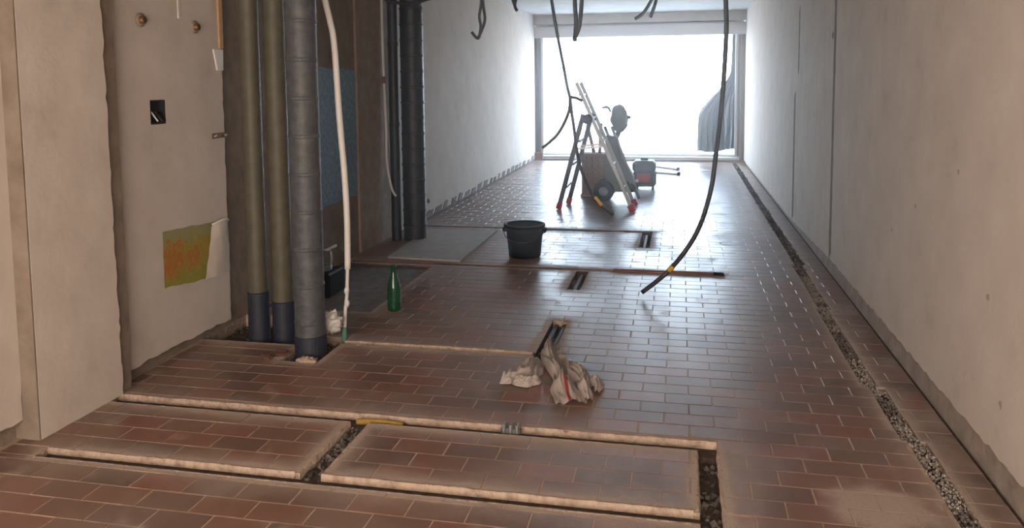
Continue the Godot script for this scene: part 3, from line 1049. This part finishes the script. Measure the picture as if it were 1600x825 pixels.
# ------------------------------------------------------------------ things on the left wall
func build_left_wall_things() -> void:
	# blue patch
	var st := begin()
	sheet(st, PackedVector2Array(ragged(Vector2(-4.82, 0.50), Vector2(-6.0, 0.48), 0.05, 0.02, 40.0) + ragged(Vector2(-6.0, 0.48), Vector2(-6.01, 1.49), 0.05, 0.012, 41.0) + ragged(Vector2(-6.01, 1.49), Vector2(-4.82, 1.50), 0.05, 0.012, 42.0) + [Vector2(-4.82, 1.50)]), Vector3(XL, 0, 0), Vector3(0, 0, 1), Vector3.UP, Vector3(0.006, 0, 0))
	whole("blue_lining", st, M.blue_sheet, "dusty blue lining patch on the bare wall behind the pipes", "wall lining")
	# torn window onto old yellow wallpaper
	var w := 72
	var h := 56
	var im := Image.create(w, h, false, Image.FORMAT_RGB8)
	for j in h:
		for i in w:
			var u := float(i) / w
			var v := float(j) / h
			u += 0.16 * fine.get_noise_2d(float(i) * 0.09, float(j) * 0.09)
			v += 0.20 * fine.get_noise_2d(float(i) * 0.08 + 40.0, float(j) * 0.08)
			var n := fine.get_noise_2d(u * 5.0, v * 5.0)
			var n2 := fine.get_noise_2d(u * 9.0 + 9.0, v * 8.0)
			var c := Color(0.58, 0.49, 0.13)
			if u < 0.36 and v > 0.2 and v < 0.75 or Vector2((u - 0.55) / 0.1, (v - 0.55) / 0.16).length() < 1.0:
				c = Color(0.63, 0.39, 0.08)
			elif v < 0.24 + 0.1 * n:
				c = Color(0.53, 0.53, 0.37)
			elif v > 0.74 + 0.1 * n:
				c = Color(0.51, 0.51, 0.13)
			c = c.lerp(Color(0.62, 0.55, 0.28), clampf(0.15 + 1.2 * n2, 0.0, 0.7))
			im.set_pixel(i, j, c)
	var pm := StandardMaterial3D.new()
	pm.albedo_texture = ImageTexture.create_from_image(im)
	pm.roughness = 0.85
	st = begin()
	var poly := PackedVector2Array(ragged(Vector2(-3.475, 0.655), Vector2(-3.475, 0.37), 0.03, 0.006, 50.0) + ragged(Vector2(-3.475, 0.37), Vector2(-3.82, 0.335), 0.03, 0.012, 51.0) + ragged(Vector2(-3.82, 0.335), Vector2(-3.93, 0.63), 0.03, 0.012, 52.0) + ragged(Vector2(-3.93, 0.63), Vector2(-3.475, 0.655), 0.04, 0.006, 53.0))
	var idx := Geometry2D.triangulate_polygon(poly)
	for k in idx:
		st.set_uv(Vector2((-3.475 - poly[k].x) / 0.46, (0.66 - poly[k].y) / 0.33))
		st.add_vertex(Vector3(-2.51, poly[k].y, poly[k].x))
	whole("wallpaper_scrap", st, pm, "yellow, orange and green old wallpaper scrap on the left plaster", "wallpaper")
	# flap of plaster skin peeled over the scrap's right edge
	st = begin(true)
	var g := []
	for j in 13:
		var t := j / 12.0
		var line := []
		for i in 9:
			var s := i / 8.0
			var zz := lerpf(lerpf(-3.90, -3.82, t), -4.06, s)
			var y := lerpf(0.615, 0.33, t) + 0.02 * sin(s * PI) * (1.0 - t)
			line.append(Vector3(-2.508 + 0.028 * sin(s * PI) * (1.0 - 0.6 * t) + 0.006 * fine.get_noise_2d(s * 6.0, t * 6.0), y, zz))
		g.append(line)
	for j in 12:
		for i in 8:
			quad(st, g[j][i], g[j][i + 1], g[j + 1][i + 1], g[j + 1][i], g[j][i] + Vector3(-1, 0, 0))
	var fl := whole("plaster_flap", st, M.plaster, "peeled grey plaster skin curling beside the yellow wallpaper scrap", "plaster")
	st = begin(true)
	var edge := PackedVector3Array()
	for i in 9:
		edge.append(g[0][i] + Vector3(0.002, 0.002, 0))
	tube(st, edge, 0.006, 6)
	part("white_torn_edge", st, M.white, fl)
	# junction box sunk in the plaster
	var jb := thing("junction_box", "open sunken junction box with wire ends in the left plaster", "junction box", Vector3(-2.53, 1.19, -3.49))
	st = begin()
	span(st, Vector3(-2.549, 1.192, -3.548), Vector3(-2.545, 1.308, -3.432))
	for s in [[1.192, 1.198, -3.548, -3.432], [1.302, 1.308, -3.548, -3.432], [1.192, 1.308, -3.548, -3.542], [1.192, 1.308, -3.438, -3.432]]:
		span(st, Vector3(-2.549, s[0], s[2]), Vector3(-2.513, s[1], s[3]))
	part("box_shell", st, mat(Color(0.10, 0.10, 0.105), 0.7), jb)
	for k in 3:
		st = begin(true)
		var z := -3.46 - 0.03 * k
		tube(st, flow([Vector3(-2.545, 1.26 - 0.02 * k, z), Vector3(-2.525, 1.25, z + 0.005), Vector3(-2.515, 1.225, z - 0.008), Vector3(-2.505, 1.205, z - 0.016)]), 0.004, 6)
		part("wire_end", st, [M.white, M.iron, M.black][k], jb)
	# two water outlets
	for a in [[-3.385, 1.69, "left one of two brass water stubs near the top of the plaster"], [-3.82, 1.685, "right one of two brass water stubs near the top of the plaster"]]:
		var t := thing("water_stub", a[2], "pipe fitting", Vector3(-2.512, a[1], a[0]), "water stubs in the left plaster")
		st = begin(true)
		tube(st, PackedVector3Array([Vector3(-2.545, a[1], a[0]), Vector3(-2.485, a[1], a[0])]), 0.018, 12)
		part("stub", st, M.brass, t)
		st = begin(true)
		tube(st, PackedVector3Array([Vector3(-2.512, a[1], a[0]), Vector3(-2.505, a[1], a[0])]), 0.034, 14)
		part("collar", st, M.strip, t)
		st = begin(true)
		tube(st, PackedVector3Array([Vector3(-2.486, a[1], a[0]), Vector3(-2.48, a[1], a[0])]), 0.011, 10)
		part("plug", st, M.iron, t)
	st = begin()
	span(st, Vector3(-2.512, 1.72, -3.695), Vector3(-2.507, 2.5, -3.68), 0.001)
	whole("wall_strip", st, M.white, "thin white vertical strip above the water stubs", "strip")
	# corner bead remains, label and clip at the plaster edge
	st = begin()
	span(st, Vector3(-2.512, 1.58, -4.075), Vector3(-2.50, TOP - 0.01, -4.035), 0.003)
	whole("corner_bead", st, noisy([Color(0.66, 0.52, 0.36), Color(0.75, 0.62, 0.50)], 0.02, 2.0, 0.8, 0.1, 61), "yellowish corner bead along the upper plaster edge", "corner bead")
	st = begin()
	sheet(st, PackedVector2Array([Vector2(-3.98, 1.575), Vector2(-4.07, 1.575), Vector2(-4.065, 1.46), Vector2(-4.01, 1.46)]), Vector3(-2.512, 0, 0), Vector3(0, 0, 1), Vector3.UP, Vector3(0.01, 0, 0))
	whole("plastic_tab", st, M.white, "white plastic tab hanging at the plaster edge", "tab")
	var cl := thing("pipe_clip", "small rusty pipe clip at the plaster edge above the wallpaper", "clip", Vector3(-2.512, 1.1, -4.02))
	st = begin()
	span(st, Vector3(-2.512, 1.085, -4.075), Vector3(-2.506, 1.115, -3.94), 0.002)
	part("plate", st, M.brass, cl)
	for z in [-3.955, -4.06]:
		st = begin(true)
		tube(st, PackedVector3Array([Vector3(-2.506, 1.1, z), Vector3(-2.496, 1.1, z)]), 0.009, 8)
		part("screw", st, M.steel, cl)


# ------------------------------------------------------------------ things on the floor
func rag_strip(st: SurfaceTool, spine: Array, widths: Array, tall: float, key: float, folds: float, striped: bool) -> void:
	var pts := []
	for p in spine:
		pts.append(Vector3(p.x, 0, p.y))
	var line := flow(pts, 12)
	var n := line.size()
	var cols := 36
	var g := []
	var tint := []
	for j in n:
		var t := float(j) / (n - 1)
		var f := t * (widths.size() - 1)
		var k := mini(int(f), widths.size() - 2)
		var w: float = lerpf(widths[k], widths[k + 1], smoothstep(0.0, 1.0, f - k))
		var d := (line[mini(j + 1, n - 1)] - line[maxi(j - 1, 0)]).normalized()
		var side := Vector3(-d.z, 0, d.x)
		var row := []
		var shades := []
		for i in cols + 1:
			var s := 2.0 * i / cols - 1.0
			var wob := 1.0 + 0.35 * soft.get_noise_2d(t * 4.0 + key, signf(s) * 2.0)
			var crease := 1.0 - absf(soft.get_noise_2d(t * 3.0 + key, s * 1.8 + t * 2.0)) * 2.0
			var ridge := 0.5 + 0.5 * sin(s * folds + 2.6 * soft.get_noise_2d(t * 1.8, key) + t * 2.0)
			var dome := pow(maxf(0.0, 1.0 - s * s), 0.4) * smoothstep(0.0, 0.15, t) * (0.25 + 0.75 * smoothstep(1.0, 0.7, t))
			var y := 0.004 + tall * dome * (0.15 + 0.55 * ridge + 0.35 * crease)
			row.append(line[j] + side * s * w * wob + Vector3.UP * y)
			var v := 0.34 + 0.04 * fine.get_noise_2d(t * 22.0, s * 12.0)
			var c := Color(v, v * 0.87, v * 0.80)
			if striped and t > 0.74 and absf(s - 0.1) < 0.08:
				c = Color(0.24, 0.03, 0.035)
			shades.append(c)
		g.append(row)
		tint.append(shades)
	for j in n - 1:
		for i in cols:
			for q in [[[j, i], [j + 1, i], [j + 1, i + 1]], [[j, i], [j + 1, i + 1], [j, i + 1]]]:
				for v in q:
					st.set_color(tint[v[0]][v[1]])
					st.add_vertex(g[v[0]][v[1]])


func build_floor_things() -> void:
	# pale board
	var t := thing("floor_board", "pale grey board lying flat on the floor left of the black bucket", "board", Vector3(-1.99, 0, -6.5))
	var st := begin()
	sheet(st, PackedVector2Array([Vector2(-2.26, -5.90), Vector2(-1.655, -5.855), Vector2(-1.655, -7.13), Vector2(-2.31, -7.1)]), Vector3(0, 0.001, 0), Vector3.RIGHT, Vector3(0, 0, 1), Vector3(0, 0.014, 0))
	part("sheet", st, M.board, t)
	# bucket
	var at := Vector3(-1.205, 0.0, -6.16)
	t = thing("builders_bucket", "black rubber builder's bucket standing on the tiles", "bucket", at)
	st = begin(true)
	lathe(st, [Vector2(0.0, 0.0), Vector2(0.118, 0.0), Vector2(0.126, 0.008), Vector2(0.150, 0.255), Vector2(0.142, 0.255), Vector2(0.118, 0.014), Vector2(0.0, 0.012)], 40, at)
	part("shell", st, M.black, t)
	st = begin(true)
	lathe(st, [Vector2(0.149, 0.238), Vector2(0.163, 0.240), Vector2(0.166, 0.250), Vector2(0.163, 0.262), Vector2(0.142, 0.262), Vector2(0.141, 0.24)], 40, at)
	part("rim", st, M.black, t)
	for s in [-1.0, 1.0]:
		st = begin()
		box(st, at + Vector3(s * 0.158, 0.215, 0), Vector3(0.035, 0.04, 0.06), 0.008)
		part("lug", st, M.black, t)
	st = begin(true)
	var hp := []
	for k in 11:
		var a := PI * k / 10.0
		hp.append(at + Vector3(-0.165 * cos(a), 0.225 - 0.09 * sin(a), 0.155 * sin(a)))
	tube(st, flow(hp, 2), 0.004, 6)
	part("wire_handle", st, M.iron, t)
	# green bottle
	at = Vector3(-1.70, 0.0, -4.53)
	t = thing("green_bottle", "green glass bottle standing by the bare screed patch", "bottle", at)
	st = begin(true)
	lathe(st, [Vector2(0.0, 0.004), Vector2(0.034, 0.0), Vector2(0.041, 0.006), Vector2(0.042, 0.02), Vector2(0.041, 0.13), Vector2(0.037, 0.165), Vector2(0.024, 0.205), Vector2(0.017, 0.235), Vector2(0.0155, 0.262), Vector2(0.018, 0.265), Vector2(0.018, 0.274), Vector2(0.0, 0.275)], 28, at)
	part("glass_body", st, M.bottle, t)
	st = begin(true)
	lathe(st, [Vector2(0.0, 0.007), Vector2(0.037, 0.007), Vector2(0.037, 0.045), Vector2(0.0, 0.047)], 24, at)
	part("liquid", st, mat(Color(0.03, 0.2, 0.12), 0.2), t)
	# rags
	st = begin(true)
	rag_strip(st, [Vector2(-0.80, -3.47), Vector2(-0.765, -3.51), Vector2(-0.725, -3.58), Vector2(-0.70, -3.68), Vector2(-0.69, -3.82)], [0.01, 0.03, 0.075, 0.07, 0.015], 0.06, 2.0, 3.0, false)
	rag_strip(st, [Vector2(-0.74, -3.49), Vector2(-0.69, -3.475), Vector2(-0.645, -3.50), Vector2(-0.63, -3.56)], [0.015, 0.025, 0.022, 0.01], 0.045, 4.0, 2.5, false)
	whole("cleaning_rag", st, M.cloth, "crumpled grey-beige rag lying left of the striped rag", "rag", "rags on the tiles")
	st = begin(true)
	rag_strip(st, [Vector2(-0.665, -4.07), Vector2(-0.63, -3.88), Vector2(-0.565, -3.70), Vector2(-0.50, -3.50), Vector2(-0.445, -3.30)], [0.03, 0.042, 0.06, 0.065, 0.06], 0.085, 6.0, 4.2, true)
	rag_strip(st, [Vector2(-0.56, -3.74), Vector2(-0.485, -3.66), Vector2(-0.43, -3.57), Vector2(-0.425, -3.46), Vector2(-0.39, -3.34)], [0.02, 0.035, 0.04, 0.045, 0.03], 0.07, 9.0, 3.4, false)
	rag_strip(st, [Vector2(-0.45, -3.52), Vector2(-0.40, -3.55), Vector2(-0.355, -3.53), Vector2(-0.355, -3.45)], [0.012, 0.026, 0.024, 0.01], 0.05, 12.0, 2.5, false)
	whole("cleaning_rag", st, M.cloth, "long crumpled grey-beige rag with a red stripe hanging over the floor slot", "rag", "rags on the tiles")
	# clamp and yellow foam in the front trench, copper pipe in the third one
	t = thing("pipe_clamp", "small grey pipe clamp standing in the rear cut of the front trench", "clamp", Vector3(-0.65, -0.027, -3.0))
	st = begin()
	span(st, Vector3(-0.69, -0.027, -3.02), Vector3(-0.61, 0.012, -2.99), 0.006)
	part("block", st, M.machine, t)
	for x in [-0.675, -0.648, -0.622]:
		st = begin()
		span(st, Vector3(x - 0.008, -0.03, -3.026), Vector3(x + 0.008, 0.028, -2.985), 0.004)
		part("jaw", st, M.steel, t)
	st = begin(true)
	tube(st, flow([Vector3(-1.30, -0.014, -3.0), Vector3(-1.2, -0.01, -3.003), Vector3(-1.1, -0.014, -3.0)]), 0.013, 8)
	whole("foam_sleeve", st, noisy([Color(0.50, 0.40, 0.16), Color(0.62, 0.52, 0.24)], 0.02, 3.0, 0.9, 0.1, 71), "dirty yellow foam sleeve lying in the rear front trench", "sleeve")
	t = thing("copper_pipe", "reddish copper pipe end lying along the middle trench", "pipe", Vector3(0.0, -0.01, -5.78))
	st = begin(true)
	tube(st, PackedVector3Array([Vector3(-0.47, 0.0, -5.775), Vector3(0.24, 0.002, -5.775)]), 0.016, 12)
	part("barrel", st, M.copper, t)
	st = begin(true)
	tube(st, PackedVector3Array([Vector3(0.24, 0.002, -5.775), Vector3(0.31, 0.002, -5.775)]), 0.018, 12)
	part("end_cap", st, M.black, t)
	# iron rails in the short slots
	for a in [[-0.69, -4.47, -3.95, "rusty iron strip in the slot under the striped rag, left of two"], [-0.645, -4.47, -3.95, "rusty iron strip in the slot under the striped rag, right of two"], [-0.69, -5.69, -5.24, "dark iron strip in the floor slot below the middle trench"], [-0.29, -7.28, -6.68, "dark iron strip in the floor slot nearest the ladder"]]:
		st = begin()
		span(st, Vector3(a[0] - 0.012, -0.044, a[1]), Vector3(a[0] + 0.012, -0.016, a[2]), 0.003)
		whole("iron_strip", st, M.iron, a[3], "iron strip", "iron strips in floor slots")
	# pale aluminium profiles near the opening
	for a in [[Vector3(-0.37, 0.012, -12.95), Vector3(-0.03, 0.012, -12.55), "pale metal profile with dark knob on the far floor, the farther one"], [Vector3(-0.36, 0.012, -12.1), Vector3(-0.02, 0.012, -11.9), "pale metal profile with dark knob on the far floor, the nearer one"]]:
		t = thing("metal_profile", a[2], "metal profile", a[0], "metal profiles near the opening")
		st = begin()
		bar(st, a[0], a[1], 0.03, 0.024, 0.004, Vector3.UP)
		part("rail", st, M.white, t)
		st = begin()
		box(st, a[1] + Vector3(0, 0.012, 0), Vector3(0.05, 0.048, 0.04), 0.01)
		part("knob", st, M.black, t)


# ------------------------------------------------------------------ ladder and the tools behind it
func build_ladder_group() -> void:
	var t := thing("step_ladder", "folding step ladder with dark legs and red feet before the opening", "ladder", Vector3(-0.9, 0, -8.72))
	var st: SurfaceTool
	var zs := [-8.54, -8.92]
	for k in 2:
		var z: float = zs[k]
		st = begin()
		var sx := 0.055 * k
		bar(st, Vector3(-1.285 + sx, 0.03, z), Vector3(-1.02 + sx, 1.03, z), 0.05, 0.028, 0.005, Vector3.RIGHT)
		var rl := part("rail", st, M.navy, t)
		rl.set_meta("label", "dark blue-black rail")
		st = begin()
		bar(st, Vector3(-1.293 + sx, 0.0, z), Vector3(-1.274 + sx, 0.07, z), 0.06, 0.04, 0.006, Vector3.RIGHT)
		part("foot", st, M.red, t)
		var zr := z + 0.035
		st = begin()
		bar(st, Vector3(-0.50, 0.03, zr), Vector3(-1.09, 1.37, zr), 0.04, 0.026, 0.005, Vector3.RIGHT)
		part("rail", st, M.alu, t)
		st = begin()
		bar(st, Vector3(-0.485, 0.0, zr), Vector3(-0.517, 0.07, zr), 0.075, 0.04, 0.006, Vector3.RIGHT)
		part("foot", st, M.red, t)
		st = begin(true)
		tube(st, PackedVector3Array([Vector3(-0.97, 0.98, z - 0.01), Vector3(-0.97, 0.98, z + 0.06)]), 0.055, 18)
		part("hinge", st, M.black, t)
		st = begin()
		bar(st, Vector3(-1.10, 0.66, z + 0.02), Vector3(-0.785, 0.69, z + 0.02), 0.02, 0.006, 0.001, Vector3.UP)
		part("spreader", st, M.steel, t)
	for k in 4:
		var f := (0.24 + 0.25 * k)
		st = begin()
		box(st, Vector3(-1.285 + 0.291 * f, f, -8.73), Vector3(0.035, 0.025, 0.37), 0.004)
		part("rung", st, M.navy, t)
	for k in 5:
		var f := (0.24 + 0.25 * k)
		st = begin()
		box(st, Vector3(-0.5 - 0.44 * f, f, -8.695), Vector3(0.04, 0.025, 0.37), 0.004)
		part("rung", st, M.alu, t)
	# slatted crate
	t = thing("wooden_crate", "tall pinkish wooden crate behind the dark ladder legs", "crate", Vector3(-1.02, 0, -9.62))
	st = begin()
	span(st, Vector3(-1.15, 0.02, -9.74), Vector3(-0.89, 0.48, -9.52), 0.004)
	part("inner_box", st, M.wood, t)
	for k in 4:
		st = begin()
		var x := -1.127 + 0.0715 * k
		span(st, Vector3(x - 0.028, 0.0, -9.515), Vector3(x + 0.028, 0.5, -9.50), 0.003)
		part("slat", st, M.wood, t)
	for y in [0.0, 0.485]:
		st = begin()
		span(st, Vector3(-1.17, y, -9.76), Vector3(-0.87, y + 0.035, -9.495), 0.004)
		part("rim_board", st, M.wood, t)
	for a in [[Vector3(-1.02, 0.50, -9.62), Vector3(-1.10, 0.86, -9.62), "reddish batten standing in the crate, leaning left"], [Vector3(-0.95, 0.50, -9.62), Vector3(-0.93, 0.88, -9.6), "reddish batten standing in the crate, nearly upright"]]:
		st = begin()
		bar(st, a[0] + Vector3(0, 0.022, 0), a[1], 0.04, 0.02, 0.003, Vector3.RIGHT)
		whole("batten", st, mat(Color(0.42, 0.22, 0.21), 0.8), a[2], "batten", "battens on the crate")
	# wheeled machine with rounded head
	t = thing("wheeled_machine", "grey wheeled machine with rounded motor head behind the ladder", "machine", Vector3(-0.75, 0, -9.35))
	for z in [-9.16, -9.44]:
		st = begin(true)
		tube(st, PackedVector3Array([Vector3(-0.86, 0.12, z - 0.025), Vector3(-0.86, 0.12, z + 0.025)]), 0.118, 26)
		var wh := part("wheel", st, M.rubber, t)
		st = begin(true)
		tube(st, PackedVector3Array([Vector3(-0.86, 0.12, z - 0.03), Vector3(-0.86, 0.12, z + 0.031)]), 0.055, 18)
		part("hub", st, M.alu, wh)
	st = begin()
	sheet(st, PackedVector2Array([Vector2(-0.84, 0.10), Vector2(-0.50, 0.10), Vector2(-0.53, 0.28), Vector2(-0.66, 0.50), Vector2(-0.72, 0.74), Vector2(-0.84, 0.76), Vector2(-0.86, 0.4)]), Vector3(0, 0, -9.46), Vector3.RIGHT, Vector3.UP, Vector3(0, 0, 0.2))
	part("housing", st, M.machine, t)
	for x in [[-0.54, -0.86], [-0.46, -0.78]]:
		st = begin(true)
		tube(st, PackedVector3Array([Vector3(x[0], 0.02, -9.28), Vector3(x[1], 0.86, -9.28)]), 0.018, 10)
		part("frame_tube", st, M.alu, t)
	st = begin(true)
	lump(st, Vector3(-0.70, 0.95, -9.4), Vector3(0.105, 0.15, 0.12), 0.25, 12.0, 16, 22, 1.2)
	part("motor_head", st, M.machine, t)
	st = begin(true)
	tube(st, flow([Vector3(-0.70, 0.84, -9.4), Vector3(-0.72, 0.76, -9.4), Vector3(-0.78, 0.66, -9.4)]), 0.03, 10)
	part("neck", st, M.machine, t)
	st = begin(true)
	tube(st, PackedVector3Array([Vector3(-0.61, 0.97, -9.4), Vector3(-0.57, 0.95, -9.4)]), 0.018, 10)
	part("nozzle", st, M.black, t)
	st = begin(true)
	tube(st, flow([Vector3(-0.80, 1.02, -9.4), Vector3(-0.84, 1.08, -9.4), Vector3(-0.90, 1.07, -9.4)]), 0.014, 8)
	part("lever", st, M.machine, t)
	for p in [[-0.62, 0.18], [-0.55, 0.15]]:
		st = begin(true)
		tube(st, PackedVector3Array([Vector3(p[0], p[1], -9.3), Vector3(p[0], p[1], -9.24)]), 0.05, 14)
		part("cap", st, M.black, t)
	# tool case with red front
	t = thing("tool_case", "dark green tool case with red front panel right of the ladder", "tool case", Vector3(-0.44, 0, -10.35))
	st = begin()
	span(st, Vector3(-0.585, 0.04, -10.5), Vector3(-0.30, 0.25, -10.2), 0.03)
	part("case_body", st, M.dark_green, t)
	st = begin()
	span(st, Vector3(-0.595, 0.22, -10.51), Vector3(-0.305, 0.37, -10.19), 0.035)
	part("lid", st, M.dark_green, t)
	st = begin()
	span(st, Vector3(-0.545, 0.10, -10.2), Vector3(-0.37, 0.215, -10.185), 0.006)
	part("front_panel", st, M.red, t)
	st = begin(true)
	tube(st, PackedVector3Array([Vector3(-0.535, 0.12, -10.19), Vector3(-0.535, 0.12, -10.165)]), 0.022, 14)
	part("knob", st, M.white, t)
	st = begin()
	span(st, Vector3(-0.50, 0.37, -10.37), Vector3(-0.40, 0.395, -10.33), 0.008)
	part("handle", st, M.black, t)
	for x in [-0.54, -0.34]:
		for z in [-10.46, -10.25]:
			st = begin(true)
			tube(st, PackedVector3Array([Vector3(x - 0.014, 0.024, z), Vector3(x + 0.014, 0.024, z)]), 0.024, 12)
			part("caster", st, M.rubber, t)
	st = begin(true)
	tube(st, flow([Vector3(-0.60, 0.18, -10.3), Vector3(-0.645, 0.26, -10.28), Vector3(-0.71, 0.29, -10.2), Vector3(-0.76, 0.27, -10.1)]), 0.014, 8)
	part("hose", st, M.black, t)


# ------------------------------------------------------------------ cables from the ceiling
func hang(label: String, lines: Array, r: float, tapes: Array, group := "") -> void:
	var top: Vector3 = lines[0][0]
	var t := thing("hanging_cable", label, "cable", top, group)
	for l in lines:
		var st := begin(true)
		tube(st, flow(l), r, 10)
		part("strand", st, M.cable, t)
	for p in tapes:
		var st := begin(true)
		tube(st, PackedVector3Array([p[0], p[1]]), r * 1.2, 10)
		part("tape", st, M.tape, t)


func build_cables() -> void:
	var v := func(x: float, y: float, z: float) -> Vector3: return Vector3(x, y, z)
	hang("short black cable loop with bent tail hanging over the left wall", [
		[v.call(-1.13, TOP, -4.6), v.call(-1.145, 2.1, -4.6), v.call(-1.147, 1.861, -4.6), v.call(-1.16, 1.768, -4.6), v.call(-1.152, 1.705, -4.6), v.call(-1.169, 1.638, -4.6), v.call(-1.207, 1.676, -4.6)],
		[v.call(-1.11, TOP, -4.6), v.call(-1.13, 2.1, -4.61), v.call(-1.14, 1.861, -4.61), v.call(-1.127, 1.742, -4.6), v.call(-1.169, 1.64, -4.6)]], 0.0085, [])
	hang("stubby black cable pair ending at the picture's top edge left of the opening", [
		[v.call(-1.10, TOP, -5.2), v.call(-1.09, 2.0, -5.2), v.call(-1.072, 1.883, -5.2), v.call(-1.055, 1.845, -5.2)],
		[v.call(-1.05, TOP, -5.2), v.call(-1.055, 2.0, -5.2), v.call(-1.07, 1.89, -5.2), v.call(-1.06, 1.85, -5.2)]], 0.01, [])
	hang("long black cable hanging before the ladder, split in two, with yellow tape", [
		[v.call(-1.02, TOP, -6.2), v.call(-1.005, 2.25, -6.2), v.call(-0.985, 2.011, -6.2), v.call(-0.936, 1.715, -6.2), v.call(-0.897, 1.517, -6.2), v.call(-0.867, 1.349, -6.2), v.call(-0.842, 1.244, -6.2), v.call(-0.832, 1.144, -6.2), v.call(-0.818, 1.055, -6.2), v.call(-0.773, 0.744, -6.2), v.call(-0.688, 0.529, -6.2), v.call(-0.623, 0.439, -6.2), v.call(-0.508, 0.346, -6.2)],
		[v.call(-0.842, 1.26, -6.19), v.call(-0.847, 1.169, -6.19), v.call(-0.883, 1.07, -6.19), v.call(-0.939, 0.974, -6.19), v.call(-1.0, 0.913, -6.19), v.call(-1.062, 0.862, -6.19)],
		[v.call(-0.845, 1.26, -6.2), v.call(-0.797, 1.254, -6.2), v.call(-0.747, 1.229, -6.2)]], 0.0125, [[v.call(-0.652, 0.48, -6.2), v.call(-0.598, 0.415, -6.2)]])
	hang("two thick cables joined at their ends, hanging before the shutter box", [
		[v.call(-0.74, TOP, -5.6), v.call(-0.73, 2.2, -5.6), v.call(-0.727, 1.945, -5.6), v.call(-0.719, 1.791, -5.6), v.call(-0.728, 1.66, -5.6)],
		[v.call(-0.66, TOP, -5.6), v.call(-0.668, 2.2, -5.6), v.call(-0.678, 1.944, -5.6), v.call(-0.696, 1.768, -5.6), v.call(-0.733, 1.672, -5.6)]], 0.015, [])
	hang("two thin cables bent left under the ceiling at the middle of the opening", [
		[v.call(-0.12, TOP, -6.2), v.call(-0.18, 2.1, -6.2), v.call(-0.223, 1.988, -6.2), v.call(-0.284, 1.894, -6.2), v.call(-0.347, 1.848, -6.2)],
		[v.call(-0.15, TOP, -6.2), v.call(-0.175, 2.15, -6.21), v.call(-0.19, 1.987, -6.21), v.call(-0.232, 1.859, -6.21)]], 0.013, [])
	hang("long grey-black conduit hanging at the right and curling left above the floor, yellow tape", [
		[v.call(0.26, TOP, -5.1), v.call(0.262, 2.2, -5.1), v.call(0.263, 1.867, -5.1), v.call(0.269, 1.693, -5.1), v.call(0.258, 1.401, -5.1), v.call(0.238, 1.126, -5.1), v.call(0.218, 0.939, -5.1), v.call(0.186, 0.686, -5.1), v.call(0.103, 0.421, -5.1), v.call(-0.053, 0.189, -5.1), v.call(-0.233, 0.027, -5.1)]], 0.0145, [[v.call(-0.04, 0.205, -5.1), v.call(-0.066, 0.175, -5.1)]])
